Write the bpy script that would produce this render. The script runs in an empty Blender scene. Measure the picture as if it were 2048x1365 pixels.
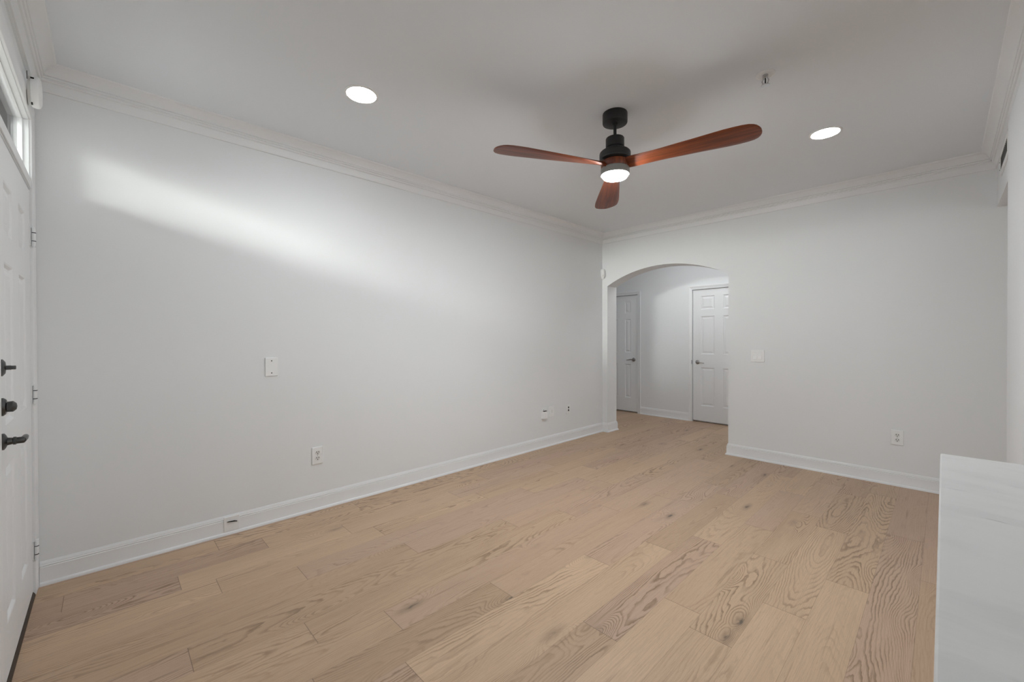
import bpy, bmesh, math, random
from mathutils import Vector, Matrix

S = bpy.context.scene
COL = S.collection
random.seed(7)

# ------------------------------------------------------------------ camera
F_PX, YAW, PITCH, ROLL = 836.494, 0.8016, -0.0063, -0.0023
CAM = Vector((3.3165, -4.9654, 1.30))
fw = Vector((-math.sin(YAW) * math.cos(PITCH), math.cos(YAW) * math.cos(PITCH), math.sin(PITCH)))
rt = Vector((math.cos(YAW), math.sin(YAW), 0))
up = rt.cross(fw)
r2 = rt * math.cos(ROLL) + up * math.sin(ROLL)
u2 = -rt * math.sin(ROLL) + up * math.cos(ROLL)
cam_data = bpy.data.cameras.new('camera')
cam_data.sensor_fit = 'HORIZONTAL'
cam_data.sensor_width = 36.0
cam_data.lens = 36.0 * F_PX / 2048.0
cam_data.clip_start = 0.02
cam = bpy.data.objects.new('camera', cam_data)
COL.objects.link(cam)
m = Matrix((( r2.x, u2.x, -fw.x, CAM.x), (r2.y, u2.y, -fw.y, CAM.y), (r2.z, u2.z, -fw.z, CAM.z), (0, 0, 0, 1)))
cam.matrix_world = m
S.camera = cam

# ------------------------------------------------------------------ sky, added lamps, exposure
world = bpy.data.worlds.new('sky')
S.world = world
world.use_nodes = True
wt_ = world.node_tree
wn = wt_.nodes


def sky_nodes():
    """overcast sky with one bright bank added low in front of the house, shaped to light the room"""
    def math_(op, a_, b_=None, clamp=False):
        n = wn.new('ShaderNodeMath')
        n.operation = op
        n.use_clamp = clamp
        for i_, v_ in enumerate((a_, b_)):
            if isinstance(v_, bpy.types.NodeSocket):
                wt_.links.new(v_, n.inputs[i_])
            elif v_ is not None:
                n.inputs[i_].default_value = v_
        return n.outputs[0]

    def step_(v_, lo, hi, to=1.0):
        n = wn.new('ShaderNodeMapRange')
        n.interpolation_type = 'SMOOTHSTEP'
        wt_.links.new(v_, n.inputs['Value'])
        n.inputs['From Min'].default_value = lo
        n.inputs['From Max'].default_value = hi
        n.inputs['To Max'].default_value = to
        return n.outputs['Result']
    tc = wn.new('ShaderNodeTexCoord')
    sp = wn.new('ShaderNodeSeparateXYZ')
    wt_.links.new(tc.outputs['Generated'], sp.inputs[0])
    az = math_('ARCTAN2', sp.outputs[0], math_('MULTIPLY', sp.outputs[1], -1.0))
    el = math_('ARCSINE', sp.outputs[2])
    side = math_('MULTIPLY', step_(az, math.radians(-1), math.radians(7)), math_('SUBTRACT', 1.0, step_(az, math.radians(31.5), math.radians(35.5))))
    band = math_('MULTIPLY', step_(el, math.radians(5.8), math.radians(8.8)), math_('SUBTRACT', 1.0, step_(el, math.radians(13.2), math.radians(14.3))))
    low = math_('MULTIPLY', step_(el, math.radians(-6), math.radians(1)), math_('SUBTRACT', 1.0, step_(el, math.radians(3), math.radians(18))))
    low_side = math_('MULTIPLY', step_(el, math.radians(-0.6), math.radians(0.8)), math_('SUBTRACT', 1.0, step_(el, math.radians(13.2), math.radians(14.3))))
    glow = math_('MULTIPLY', side, math_('ADD', math_('MULTIPLY', band, 34.0), math_('MULTIPLY', low_side, 15.0)))  # added sky brightness that throws the streak on the left wall
    ahead = math_('MULTIPLY', step_(az, math.radians(-32), math.radians(-4)), math_('SUBTRACT', 1.0, step_(az, math.radians(7), math.radians(13))))
    glow = math_('ADD', glow, math_('MULTIPLY', math_('MULTIPLY', ahead, low), 92.0))  # second added brightness, aimed at the back wall and hall
    wt_.links.new(math_('ADD', glow, 1.5), wn['Background'].inputs['Strength'])


wn['Background'].inputs['Color'].default_value = (1.0, 0.985, 0.965, 1)
sky_nodes()


def lamp(name, kind, energy, loc, direction, color=(1, 1, 1), size=None, angle=None):
    d = bpy.data.lights.new(name, kind)
    d.energy = energy
    d.color = color
    if size:
        d.shape = 'RECTANGLE'
        d.size, d.size_y = size
    if angle:
        d.angle = angle
    o = bpy.data.objects.new(name, d)
    COL.objects.link(o)
    o.location = loc
    o.rotation_euler = Vector(direction).to_track_quat('-Z', 'Y').to_euler()
    return o


lamp('kitchen_side_fill', 'AREA', 7, (6.62, -2.9, 1.55), (-1, 0, 0), (0.93, 0.97, 1.0), size=(3.4, 1.5))  # added area lamp, brightens the room from the unseen right side
lamp('kitchen_top_fill', 'AREA', 3, (5.1, -2.6, 2.70), (0, 0, -1), (0.97, 0.98, 1.0), size=(1.2, 2.4))  # added lamp without a fixture, lifts the unseen kitchen
lamp('hall_fill', 'AREA', 8, (0.9, 0.75, 2.72), (0, 0, -1), (0.97, 0.985, 1.0), size=(1.6, 0.5))  # added lamp, no fixture in view, raises the hall brightness

S.view_settings.view_transform = 'Standard'
S.view_settings.look = 'None'
S.view_settings.gamma = 1.0
S.view_settings.use_curve_mapping = False
S.view_settings.exposure = 0.36
S.cycles.diffuse_bounces = 7
S.cycles.max_bounces = 12
S.cycles.use_denoising = True

# ------------------------------------------------------------------ room numbers
H = 2.74            # ceiling height
W = 3.592           # crown lip plane of the right wall
YD = -5.243         # face of the entry door wall
ZC = 2.609          # underside of the crown
HALL_Y = 1.60
KX = 6.5            # kitchen outer wall


# ------------------------------------------------------------------ materials
def mat(name, color=(0.8, 0.8, 0.8), rough=0.5, metal=0.0, bump=None, spec=0.5, coat=0.0):
    mt = bpy.data.materials.new(name)
    mt.use_nodes = True
    nt = mt.node_tree
    b = nt.nodes['Principled BSDF']
    b.inputs['Base Color'].default_value = (*color, 1)
    b.inputs['Roughness'].default_value = rough
    b.inputs['Metallic'].default_value = metal
    b.inputs['Specular IOR Level'].default_value = spec
    b.inputs['Coat Weight'].default_value = coat
    if bump:
        scale, strength, dist = bump
        tc = nt.nodes.new('ShaderNodeTexCoord')
        n = nt.nodes.new('ShaderNodeTexNoise')
        n.inputs['Scale'].default_value = scale
        n.inputs['Detail'].default_value = 3
        bp = nt.nodes.new('ShaderNodeBump')
        bp.inputs['Strength'].default_value = strength
        bp.inputs['Distance'].default_value = dist
        nt.links.new(tc.outputs['Object'], n.inputs['Vector'])
        nt.links.new(n.outputs['Fac'], bp.inputs['Height'])
        nt.links.new(bp.outputs['Normal'], b.inputs['Normal'])
    return mt


def emit(name, color, strength):
    mt = bpy.data.materials.new(name)
    mt.use_nodes = True
    b = mt.node_tree.nodes['Principled BSDF']
    b.inputs['Base Color'].default_value = (0.9, 0.9, 0.9, 1)
    b.inputs['Emission Color'].default_value = (*color, 1)
    b.inputs['Emission Strength'].default_value = strength
    return mt


class N:
    """tiny node helper: N(tree).math('ADD', a, b) returns a socket"""
    def __init__(self, nt):
        self.nt = nt

    def new(self, t, **kw):
        n = self.nt.nodes.new(t)
        for k, v in kw.items():
            setattr(n, k, v)
        return n

    def put(self, sock, v):
        if isinstance(v, bpy.types.NodeSocket):
            self.nt.links.new(v, sock)
        elif v is not None:
            sock.default_value = v

    def math(self, op, a, b=None, c=None, clamp=False):
        n = self.new('ShaderNodeMath', operation=op, use_clamp=clamp)
        for i, v in enumerate((a, b, c)):
            self.put(n.inputs[i], v)
        return n.outputs[0]

    def comb(self, x, y, z):
        n = self.new('ShaderNodeCombineXYZ')
        for i, v in enumerate((x, y, z)):
            self.put(n.inputs[i], v)
        return n.outputs[0]

    def noise(self, vec, scale=1.0, detail=2.0, rough=0.5, dist=0.0):
        n = self.new('ShaderNodeTexNoise')
        self.put(n.inputs['Vector'], vec)
        n.inputs['Scale'].default_value = scale
        n.inputs['Detail'].default_value = detail
        n.inputs['Roughness'].default_value = rough
        n.inputs['Distortion'].default_value = dist
        return n.outputs['Fac']

    def ramp(self, f, lo, hi, a=0.0, b=1.0, kind='SMOOTHSTEP'):
        n = self.new('ShaderNodeMapRange', interpolation_type=kind)
        self.put(n.inputs['Value'], f)
        n.inputs['From Min'].default_value = lo
        n.inputs['From Max'].default_value = hi
        n.inputs['To Min'].default_value = a
        n.inputs['To Max'].default_value = b
        return n.outputs['Result']

    def mix(self, f, a, b, blend='MIX'):
        n = self.new('ShaderNodeMix', data_type='RGBA', blend_type=blend)
        self.put(n.inputs[0], f)
        self.put(n.inputs[6], a)
        self.put(n.inputs[7], b)
        return n.outputs[2]


PW = 0.1771  # plank width


def floor_material():
    mt = bpy.data.materials.new('oak_planks')
    mt.use_nodes = True
    nt = mt.node_tree
    b = nt.nodes['Principled BSDF']
    k = N(nt)
    uv = k.new('ShaderNodeUVMap', uv_map='plank')
    sp = k.new('ShaderNodeSeparateXYZ')
    nt.links.new(uv.outputs[0], sp.inputs[0])
    u, v = sp.outputs[0], sp.outputs[1]          # metres along and across the plank
    at = k.new('ShaderNodeVertexColor', layer_name='plank_random')
    sc = k.new('ShaderNodeSeparateColor')
    nt.links.new(at.outputs['Color'], sc.inputs[0])
    tone, seed, blen = sc.outputs[0], sc.outputs[1], sc.outputs[2]
    length = k.math('MULTIPLY', blen, 4.0)
    s40 = k.math('MULTIPLY', seed, 47.0)
    vc = k.math('SUBTRACT', v, PW / 2)

    # knots: a sparse cell pattern along each plank
    kv = k.comb(k.math('ADD', k.math('MULTIPLY', u, 1.6), s40), k.math('ADD', k.math('MULTIPLY', vc, 5.0), s40), s40)
    vo = k.new('ShaderNodeTexVoronoi', voronoi_dimensions='3D', feature='F1')
    nt.links.new(kv, vo.inputs['Vector'])
    vo.inputs['Scale'].default_value = 1.0
    vo.inputs['Randomness'].default_value = 1.0
    kd = vo.outputs['Distance']
    vcol = k.new('ShaderNodeSeparateColor')
    nt.links.new(vo.outputs['Color'], vcol.inputs[0])
    gate = k.ramp(vcol.outputs[0], 0.28, 0.38)
    knot_near = k.math('MULTIPLY', k.ramp(kd, 0.0, 0.42, 1.0, 0.0), gate)

    # growth rings: contour lines of a stretched noise, bent round the knots
    bend = k.noise(k.comb(k.math('MULTIPLY', u, 5.0), k.math('MULTIPLY', v, 12.0), s40), 1.0, 2.0)
    base = k.noise(k.comb(k.math('MULTIPLY', u, 0.55), k.math('MULTIPLY', v, 4.2), s40), 1.0, 0.6)
    fieldv = k.math('ADD', base, k.math('MULTIPLY', bend, 0.045))
    fieldv = k.math('ADD', fieldv, k.math('MULTIPLY', knot_near, 0.22))
    tilt = k.math('MULTIPLY', k.math('ADD', k.math('MULTIPLY', seed, 2.0), -1.0), k.math('MULTIPLY', vc, 1.6))
    fieldv = k.math('ADD', fieldv, tilt)
    rag = k.noise(k.comb(k.math('MULTIPLY', u, 16.0), k.math('MULTIPLY', v, 75.0), s40), 1.0, 3.0, 0.6)
    fieldv = k.math('ADD', fieldv, k.math('MULTIPLY', rag, 0.016))
    ringf = k.math('FRACT', k.math('MULTIPLY', fieldv, 44.0))
    line = k.math('MULTIPLY', k.ramp(ringf, 0.45, 0.88), k.ramp(ringf, 0.90, 1.0, 1.0, 0.0))
    patch = k.noise(k.comb(k.math('MULTIPLY', u, 1.3), k.math('MULTIPLY', v, 6.0), k.math('ADD', s40, 9.0)), 1.0, 2.0)
    strength = k.ramp(k.math('ADD', patch, k.math('MULTIPLY', k.math('FRACT', k.math('MULTIPLY', seed, 13.7)), 0.5)), 0.50, 1.0)
    broken = k.ramp(k.noise(k.comb(k.math('MULTIPLY', u, 3.0), k.math('MULTIPLY', v, 22.0), k.math('ADD', s40, 17.0)), 1.0, 3.0), 0.32, 0.62, 0.25, 1.0)
    rings = k.math('MULTIPLY', k.math('MULTIPLY', line, broken), k.math('ADD', k.math('MULTIPLY', strength, 0.85), 0.08))

    fibre = k.noise(k.comb(k.math('MULTIPLY', u, 5.0), k.math('MULTIPLY', v, 260.0), s40), 1.0, 3.0, 0.6)
    pores = k.ramp(k.noise(k.comb(k.math('MULTIPLY', u, 24.0), k.math('MULTIPLY', v, 420.0), s40), 1.0, 2.0), 0.58, 0.75)
    cloud = k.noise(k.comb(k.math('MULTIPLY', u, 1.0), k.math('MULTIPLY', v, 5.0), k.math('ADD', s40, 3.0)), 1.0, 2.0)
    streak = k.ramp(k.noise(k.comb(k.math('MULTIPLY', u, 1.6), k.math('MULTIPLY', v, 38.0), k.math('ADD', s40, 5.0)), 1.0, 3.0, 0.55), 0.62, 0.80)

    light = (0.625, 0.442, 0.294, 1)
    dark = (0.455, 0.312, 0.202, 1)
    pink = (0.50, 0.345, 0.255, 1)
    c = k.mix(tone, dark, light)
    c = k.mix(k.ramp(k.math('FRACT', k.math('MULTIPLY', seed, 7.3)), 0.55, 0.9, 0.0, 0.85), c, pink)
    c = k.mix(k.ramp(cloud, 0.3, 0.75, 0.0, 0.45), c, (0.47, 0.322, 0.207, 1))
    c = k.mix(k.math('MULTIPLY', rings, 0.95), c, (0.215, 0.130, 0.072, 1))
    c = k.mix(k.ramp(fibre, 0.35, 0.75, 0.0, 0.30), c, (0.30, 0.195, 0.12, 1))
    c = k.mix(k.math('MULTIPLY', pores, 0.32), c, (0.24, 0.155, 0.095, 1))
    c = k.mix(k.math('MULTIPLY', streak, 0.65), c, (0.23, 0.145, 0.085, 1))
    kn = k.noise(k.comb(k.math('MULTIPLY', u, 30.0), k.math('MULTIPLY', v, 60.0), s40), 1.0, 3.0)
    kdd = k.math('ADD', kd, k.math('MULTIPLY', k.math('SUBTRACT', kn, 0.5), 0.10))
    halo = k.math('MULTIPLY', k.ramp(kdd, 0.04, 0.20, 1.0, 0.0), gate)
    core = k.math('MULTIPLY', k.ramp(kdd, 0.015, 0.070, 1.0, 0.0), gate)
    c = k.mix(k.math('MULTIPLY', halo, 0.45), c, (0.20, 0.135, 0.085, 1))
    c = k.mix(k.math('MULTIPLY', core, 0.85), c, (0.075, 0.058, 0.045, 1))
    # seams between planks
    ev = k.math('MINIMUM', v, k.math('SUBTRACT', PW, v))
    uv2 = k.new('ShaderNodeUVMap', uv_map='plank_local')
    sp2 = k.new('ShaderNodeSeparateXYZ')
    nt.links.new(uv2.outputs[0], sp2.inputs[0])
    ul = sp2.outputs[0]
    eu = k.math('MINIMUM', ul, k.math('SUBTRACT', length, ul))
    seam = k.math('MAXIMUM', k.math('MULTIPLY', k.ramp(ev, 0.0003, 0.0014, 1.0, 0.0), 0.55), k.ramp(eu, 0.0005, 0.0022, 1.0, 0.0))
    c = k.mix(k.math('MULTIPLY', seam, 0.65), c, (0.12, 0.075, 0.045, 1))
    nt.links.new(c, b.inputs['Base Color'])
    b.inputs['Roughness'].default_value = 0.46
    b.inputs['Specular IOR Level'].default_value = 0.5
    h = k.math('ADD', k.math('MULTIPLY', rings, -0.4), k.math('ADD', k.math('MULTIPLY', fibre, 0.5), k.math('MULTIPLY', seam, -2.0)))
    bp = k.new('ShaderNodeBump')
    bp.inputs['Strength'].default_value = 0.25
    bp.inputs['Distance'].default_value = 0.0008
    nt.links.new(h, bp.inputs['Height'])
    nt.links.new(bp.outputs['Normal'], b.inputs['Normal'])
    return mt


def marble_material():
    mt = bpy.data.materials.new('white_marble')
    mt.use_nodes = True
    nt = mt.node_tree
    b = nt.nodes['Principled BSDF']
    k = N(nt)
    tc = k.new('ShaderNodeTexCoord')
    sp = k.new('ShaderNodeSeparateXYZ')
    nt.links.new(tc.outputs['Object'], sp.inputs[0])
    x, y = sp.outputs[0], sp.outputs[1]
    warp = k.noise(k.comb(k.math('MULTIPLY', x, 3), k.math('MULTIPLY', y, 4), 2.0), 1.0, 3)
    yy = k.math('ADD', k.math('MULTIPLY', y, 9.0), k.math('ADD', k.math('MULTIPLY', x, 1.2), k.math('MULTIPLY', warp, 1.6)))
    n1 = k.noise(k.comb(k.math('MULTIPLY', x, 3.2), yy, 0.0), 1.0, 4, 0.6)
    n2 = k.noise(k.comb(k.math('MULTIPLY', x, 9.0), k.math('MULTIPLY', yy, 2.6), 7.0), 1.0, 3, 0.6)
    veil = k.ramp(n1, 0.42, 0.72)
    vein = k.math('MULTIPLY', k.ramp(n2, 0.60, 0.74), k.ramp(n1, 0.48, 0.62))
    c = k.mix(k.math('MULTIPLY', veil, 0.40), (0.80, 0.80, 0.79, 1), (0.64, 0.645, 0.645, 1))
    c = k.mix(k.math('MULTIPLY', vein, 0.55), c, (0.36, 0.37, 0.37, 1))
    nt.links.new(c, b.inputs['Base Color'])
    b.inputs['Roughness'].default_value = 0.32
    b.inputs['Specular IOR Level'].default_value = 0.35
    return mt


def blade_material():
    mt = bpy.data.materials.new('red_brown_wood')
    mt.use_nodes = True
    nt = mt.node_tree
    b = nt.nodes['Principled BSDF']
    k = N(nt)
    tc = k.new('ShaderNodeTexCoord')
    sp = k.new('ShaderNodeSeparateXYZ')
    nt.links.new(tc.outputs['Object'], sp.inputs[0])
    x, y = sp.outputs[0], sp.outputs[1]
    n1 = k.noise(k.comb(k.math('MULTIPLY', x, 2.2), k.math('MULTIPLY', y, 42.0), 0.0), 1.0, 4, 0.6)
    n2 = k.noise(k.comb(k.math('MULTIPLY', x, 6.0), k.math('MULTIPLY', y, 220.0), 3.0), 1.0, 2, 0.6)
    c = k.mix(k.ramp(n1, 0.35, 0.68), (0.235, 0.054, 0.014, 1), (0.115, 0.024, 0.008, 1))
    c = k.mix(k.ramp(n2, 0.45, 0.75, 0.0, 0.5), c, (0.075, 0.018, 0.009, 1))
    nt.links.new(c, b.inputs['Base Color'])
    b.inputs['Roughness'].default_value = 0.38
    return mt


def glass_material():
    mt = bpy.data.materials.new('window_glass')
    mt.use_nodes = True
    nt = mt.node_tree
    nt.nodes.remove(nt.nodes['Principled BSDF'])
    out = nt.nodes['Material Output']
    t = nt.nodes.new('ShaderNodeBsdfTransparent')
    t.inputs['Color'].default_value = (0.95, 0.97, 0.96, 1)
    g = nt.nodes.new('ShaderNodeBsdfGlossy')
    g.inputs['Roughness'].default_value = 0.02
    fr = nt.nodes.new('ShaderNodeFresnel')
    fr.inputs['IOR'].default_value = 1.3
    mx = nt.nodes.new('ShaderNodeMixShader')
    nt.links.new(fr.outputs[0], mx.inputs[0])
    nt.links.new(t.outputs[0], mx.inputs[1])
    nt.links.new(g.outputs[0], mx.inputs[2])
    nt.links.new(mx.outputs[0], out.inputs['Surface'])
    return mt


M_WALL = mat('wall_paint', (0.785, 0.80, 0.81), 0.6, bump=(190, 0.16, 0.0012), spec=0.3)
M_CEIL = mat('ceiling_paint', (0.79, 0.825, 0.865), 0.8, bump=(120, 0.12, 0.001), spec=0.2)
M_TRIM = mat('trim_paint', (0.80, 0.81, 0.82), 0.38, spec=0.45)
M_DOOR = mat('door_paint', (0.79, 0.80, 0.81), 0.42, spec=0.45)
M_FLOOR = floor_material()
M_MARBLE = marble_material()
M_BLADE = blade_material()
M_GLASS = glass_material()
M_BLACK = mat('matte_black_metal', (0.012, 0.012, 0.013), 0.5, metal=0.0, bump=(300, 0.05, 0.0004))
M_DARK = mat('dark_slot', (0.01, 0.01, 0.01), 0.7)
M_GREYRING = mat('grey_painted_ring', (0.24, 0.24, 0.23), 0.5)
M_PLASTIC = mat('white_plastic', (0.84, 0.845, 0.845), 0.35)
M_PLASTIC2 = mat('ivory_plastic', (0.74, 0.74, 0.72), 0.4)
M_NICKEL = mat('brushed_nickel', (0.32, 0.31, 0.30), 0.3, metal=1.0)
M_PEWTER = mat('dark_pewter', (0.10, 0.10, 0.10), 0.35, metal=1.0)
M_CHROME = mat('chrome', (0.55, 0.55, 0.56), 0.15, metal=1.0)
M_BRONZE = mat('dark_bronze', (0.035, 0.022, 0.014), 0.5, bump=(80, 0.2, 0.001))
M_LENS = emit('lit_lens', (0.93, 0.97, 1.0), 72.0)
M_LENS_DIM = emit('lit_lens_dim', (0.93, 0.97, 1.0), 42.0)
M_FANLENS = emit('lit_fan_lens', (0.92, 0.965, 1.0), 340.0)


# ------------------------------------------------------------------ mesh helpers
def box(bm, a, b, bevel=0.0):
    x0, y0, z0 = a
    x1, y1, z1 = b
    vs = [bm.verts.new(p) for p in ((x0, y0, z0), (x1, y0, z0), (x1, y1, z0), (x0, y1, z0),
                                    (x0, y0, z1), (x1, y0, z1), (x1, y1, z1), (x0, y1, z1))]
    fs = [bm.faces.new([vs[i] for i in q]) for q in ((0, 3, 2, 1), (4, 5, 6, 7), (0, 1, 5, 4), (1, 2, 6, 5), (2, 3, 7, 6), (3, 0, 4, 7))]
    if bevel:
        es = list({e for f in fs for e in f.edges})
        bmesh.ops.bevel(bm, geom=es, offset=bevel, segments=2, affect='EDGES', profile=0.5)


def lathe(bm, prof, c=(0, 0, 0), axis='z', seg=48, cap=True):
    """prof: list of (radius, along)"""
    rings = []
    for r, h in prof:
        ring = []
        for i in range(seg):
            a = 2 * math.pi * i / seg
            p, q = r * math.cos(a), r * math.sin(a)
            if axis == 'z':
                co = (c[0] + p, c[1] + q, c[2] + h)
            elif axis == 'y':
                co = (c[0] + p, c[1] + h, c[2] - q)
            else:
                co = (c[0] + h, c[1] + p, c[2] + q)
            ring.append(bm.verts.new(co))
        rings.append(ring)
    for a, b in zip(rings, rings[1:]):
        for i in range(seg):
            j = (i + 1) % seg
            bm.faces.new((a[i], a[j], b[j], b[i]))
    if cap:
        bm.faces.new(rings[0][::-1])
        bm.faces.new(rings[-1])


def tube(bm, pts, rad, seg=12):
    pts = [Vector(p) for p in pts]
    rad = rad if isinstance(rad, (list, tuple)) else [rad] * len(pts)
    rings = []
    ref = None
    for i, p in enumerate(pts):
        d = (pts[min(i + 1, len(pts) - 1)] - pts[max(i - 1, 0)]).normalized()
        if ref is None or abs(ref.dot(d)) > 0.95:
            ref = Vector((0, 0, 1)) if abs(d.z) < 0.9 else Vector((1, 0, 0))
        s = d.cross(ref).normalized()
        t = s.cross(d).normalized()
        rings.append([bm.verts.new(p + (s * math.cos(2 * math.pi * k / seg) + t * math.sin(2 * math.pi * k / seg)) * rad[i]) for k in range(seg)])
    for a, b in zip(rings, rings[1:]):
        for i in range(seg):
            j = (i + 1) % seg
            bm.faces.new((a[i], a[j], b[j], b[i]))
    bm.faces.new(rings[0][::-1])
    bm.faces.new(rings[-1])


def prism(bm, poly, fn, d0, d1):
    """poly of (a, b); fn(a, b, d) -> xyz; extruded from d0 to d1"""
    A = [bm.verts.new(fn(a, b, d0)) for a, b in poly]
    B = [bm.verts.new(fn(a, b, d1)) for a, b in poly]
    n = len(poly)
    bm.faces.new(A[::-1])
    bm.faces.new(B)
    for i in range(n):
        j = (i + 1) % n
        bm.faces.new((A[i], A[j], B[j], B[i]))


def build(name, fill, material, parent=None, smooth=False, props=None):
    me = bpy.data.meshes.new(name)
    bm = bmesh.new()
    fill(bm)
    bmesh.ops.recalc_face_normals(bm, faces=bm.faces)
    bm.to_mesh(me)
    bm.free()
    o = bpy.data.objects.new(name, me)
    COL.objects.link(o)
    me.materials.append(material)
    if smooth:
        me.polygons.foreach_set('use_smooth', [True] * len(me.polygons))
        me.set_sharp_from_angle(angle=math.radians(35))
    if parent:
        o.parent = parent
        o.matrix_parent_inverse = Matrix.Translation(parent.location).inverted()
    for k_, v_ in (props or {}).items():
        o[k_] = v_
    return o


def empty(name, loc, label, cat, group=None, kind=None):
    o = bpy.data.objects.new(name, None)
    o.empty_display_size = 0.05
    o.location = loc
    COL.objects.link(o)
    o['label'] = label
    o['category'] = cat
    if group:
        o['group'] = group
    if kind:
        o['kind'] = kind
    return o


def struct(name, fill, material, label, cat, smooth=False):
    return build(name, fill, material, None, smooth, {'kind': 'structure', 'label': label, 'category': cat})


# ------------------------------------------------------------------ floor: every plank its own face of one floor mesh
JOINTS = {0: [-4.478, -3.58, -2.06], 1: [-5.13, -4.25], 2: [-4.696, -3.80], 3: [-4.55, -3.653], 4: [-4.195], 5: [-3.62],
          6: [-4.73, -2.94], 7: [-4.326, -2.522, -1.305], 8: [-4.025, -2.215], 9: [-3.51], 10: [-2.913], 11: [-4.3],
          12: [-3.405, -2.209], 13: [-1.77, -0.867], 14: [-3.093, -2.178, -1.28], 15: [-2.66], 16: [-2.197, -0.40],
          17: [-1.26], 18: [-1.846]}
BRIGHT = {(7, 2): 0.98, (7, 1): 0.42, (8, 1): 0.45, (9, 1): 0.35}


def make_floor():
    me = bpy.data.meshes.new('floor')
    bm = bmesh.new()
    uvl = bm.loops.layers.uv.new('plank')
    uv2 = bm.loops.layers.uv.new('plank_local')
    col = bm.loops.layers.float_color.new('plank_random')
    rnd = random.Random(11)
    y_lo, y_hi = -5.45, 1.75
    x0 = 0.045
    for row in range(-9, 38):
        xa, xb = x0 + row * PW, x0 + (row + 1) * PW
        js = sorted(JOINTS.get(row, []))
        if not js:
            js = [rnd.uniform(-4, -1)]
        while js[0] > y_lo:
            js.insert(0, js[0] - rnd.choice((0.9, 1.2, 1.8, 1.8)))
        while js[-1] < y_hi:
            js.append(js[-1] + rnd.choice((0.9, 1.2, 1.8, 1.8)))
        for i, (ya, yb) in enumerate(zip(js, js[1:])):
            ca, cb = max(ya, y_lo), min(yb, y_hi)
            if cb - ca < 0.001:
                continue
            tone, seed, off = rnd.random() ** 0.9, rnd.random(), rnd.uniform(0, 20)
            if (row, sum(1 for q in js if q <= ya and q in JOINTS.get(row, []))) in BRIGHT:
                tone = BRIGHT[(row, sum(1 for q in js if q <= ya and q in JOINTS.get(row, [])))]
            vs = [bm.verts.new(p) for p in ((xa, ca, 0), (xb, ca, 0), (xb, cb, 0), (xa, cb, 0))]
            f = bm.faces.new(vs)
            for lp, (uu, vv) in zip(f.loops, ((ca, 0), (ca, PW), (cb, PW), (cb, 0))):
                lp[uvl].uv = (uu + off, vv)
                lp[uv2].uv = (uu - ya, vv)
                lp[col] = (tone, seed, (yb - ya) / 4.0, 1)
    # underside so that the floor is a slab
    xa, xb = x0 - 9 * PW, x0 + 38 * PW
    bmf = [bm.verts.new(p) for p in ((xa, y_lo, -0.05), (xb, y_lo, -0.05), (xb, y_hi, -0.05), (xa, y_hi, -0.05))]
    bm.faces.new(bmf[::-1])
    bm.to_mesh(me)
    bm.free()
    me.materials.append(M_FLOOR)
    o = bpy.data.objects.new('floor', me)
    COL.objects.link(o)
    o['kind'] = 'structure'
    o['label'] = 'light oak plank floor with knots and cathedral grain'
    o['category'] = 'floor'


make_floor()

# ------------------------------------------------------------------ walls and ceiling
struct('ceiling', lambda bm: box(bm, (-1.5, -5.45, H), (6.75, 1.75, H + 0.1)), M_CEIL, 'flat white ceiling over the whole room', 'ceiling')
struct('wall_left', lambda bm: box(bm, (-0.12, YD, -0.02), (0.0, 0.0, H)), M_WALL, 'long white wall on the left with a streak of daylight', 'wall')

ARCH_X0, ARCH_X1, ARCH_S, ARCH_T = 0.083, 1.647, 2.017, 2.215
WB = 0.225
hw, rise = (ARCH_X1 - ARCH_X0) / 2, ARCH_T - ARCH_S
ARCH_R = (hw * hw + rise * rise) / (2 * rise)
ARCH_C = (ARCH_X0 + ARCH_X1) / 2


def arch_z(x):
    return ARCH_T - ARCH_R + math.sqrt(max(0, ARCH_R ** 2 - (x - ARCH_C) ** 2))


def wall_back(bm):
    box(bm, (-1.3, 0, -0.02), (ARCH_X0, WB, H))
    box(bm, (ARCH_X1, 0, -0.02), (KX + 0.12, WB, H))
    n = 56
    xs = [ARCH_X0 + (ARCH_X1 - ARCH_X0) * i / n for i in range(n + 1)]
    fr = [[bm.verts.new((x, y, z)) for x in xs for z in (arch_z(x), H)] for y in (0, WB)]
    for i in range(n):
        a, b = 2 * i, 2 * i + 2
        bm.faces.new((fr[0][a], fr[0][b], fr[0][b + 1], fr[0][a + 1]))
        bm.faces.new((fr[1][a], fr[1][a + 1], fr[1][b + 1], fr[1][b]))
        f = bm.faces.new((fr[0][a], fr[1][a], fr[1][b], fr[0][b]))
        bm.faces.new((fr[0][a + 1], fr[0][b + 1], fr[1][b + 1], fr[1][a + 1]))


struct('wall_back', wall_back, M_WALL, 'white back wall with a shallow arched opening on its left', 'wall', smooth=True)

XH, XP = 3.600, 3.585           # header face and pier face of the right wall


def wall_right(bm):
    box(bm, (XH, -5.243, 2.310), (XH + 0.14, 0.0, H))                 # header over the opening
    box(bm, (XP, -1.80, 0.0), (XH + 0.14, -1.005, 2.6085))            # pier


struct('wall_right', wall_right, M_WALL, 'white right wall with a header above an opening and a pier', 'wall')


DX0, DX1 = 0.105, 1.02          # entry door opening
DTOP, TS, TT = 2.053, 2.118, 2.409
YC_BACK = -5.2352
YO = -5.44                      # outer face of the entry wall


def wall_front(bm):
    box(bm, (-0.12, YO, -0.02), (DX0, YD, H))
    box(bm, (DX1, YO, -0.02), (KX + 1.6, YD, H))  # runs on past the kitchen as an added fin blocking outside light
    box(bm, (DX0, YO, TT), (DX1, YD, H))
    box(bm, (-0.12, YO, 2.604), (KX, YC_BACK, H))
    box(bm, (DX0, YO, DTOP + 0.004), (DX1, YD + 0.002, TS))


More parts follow.
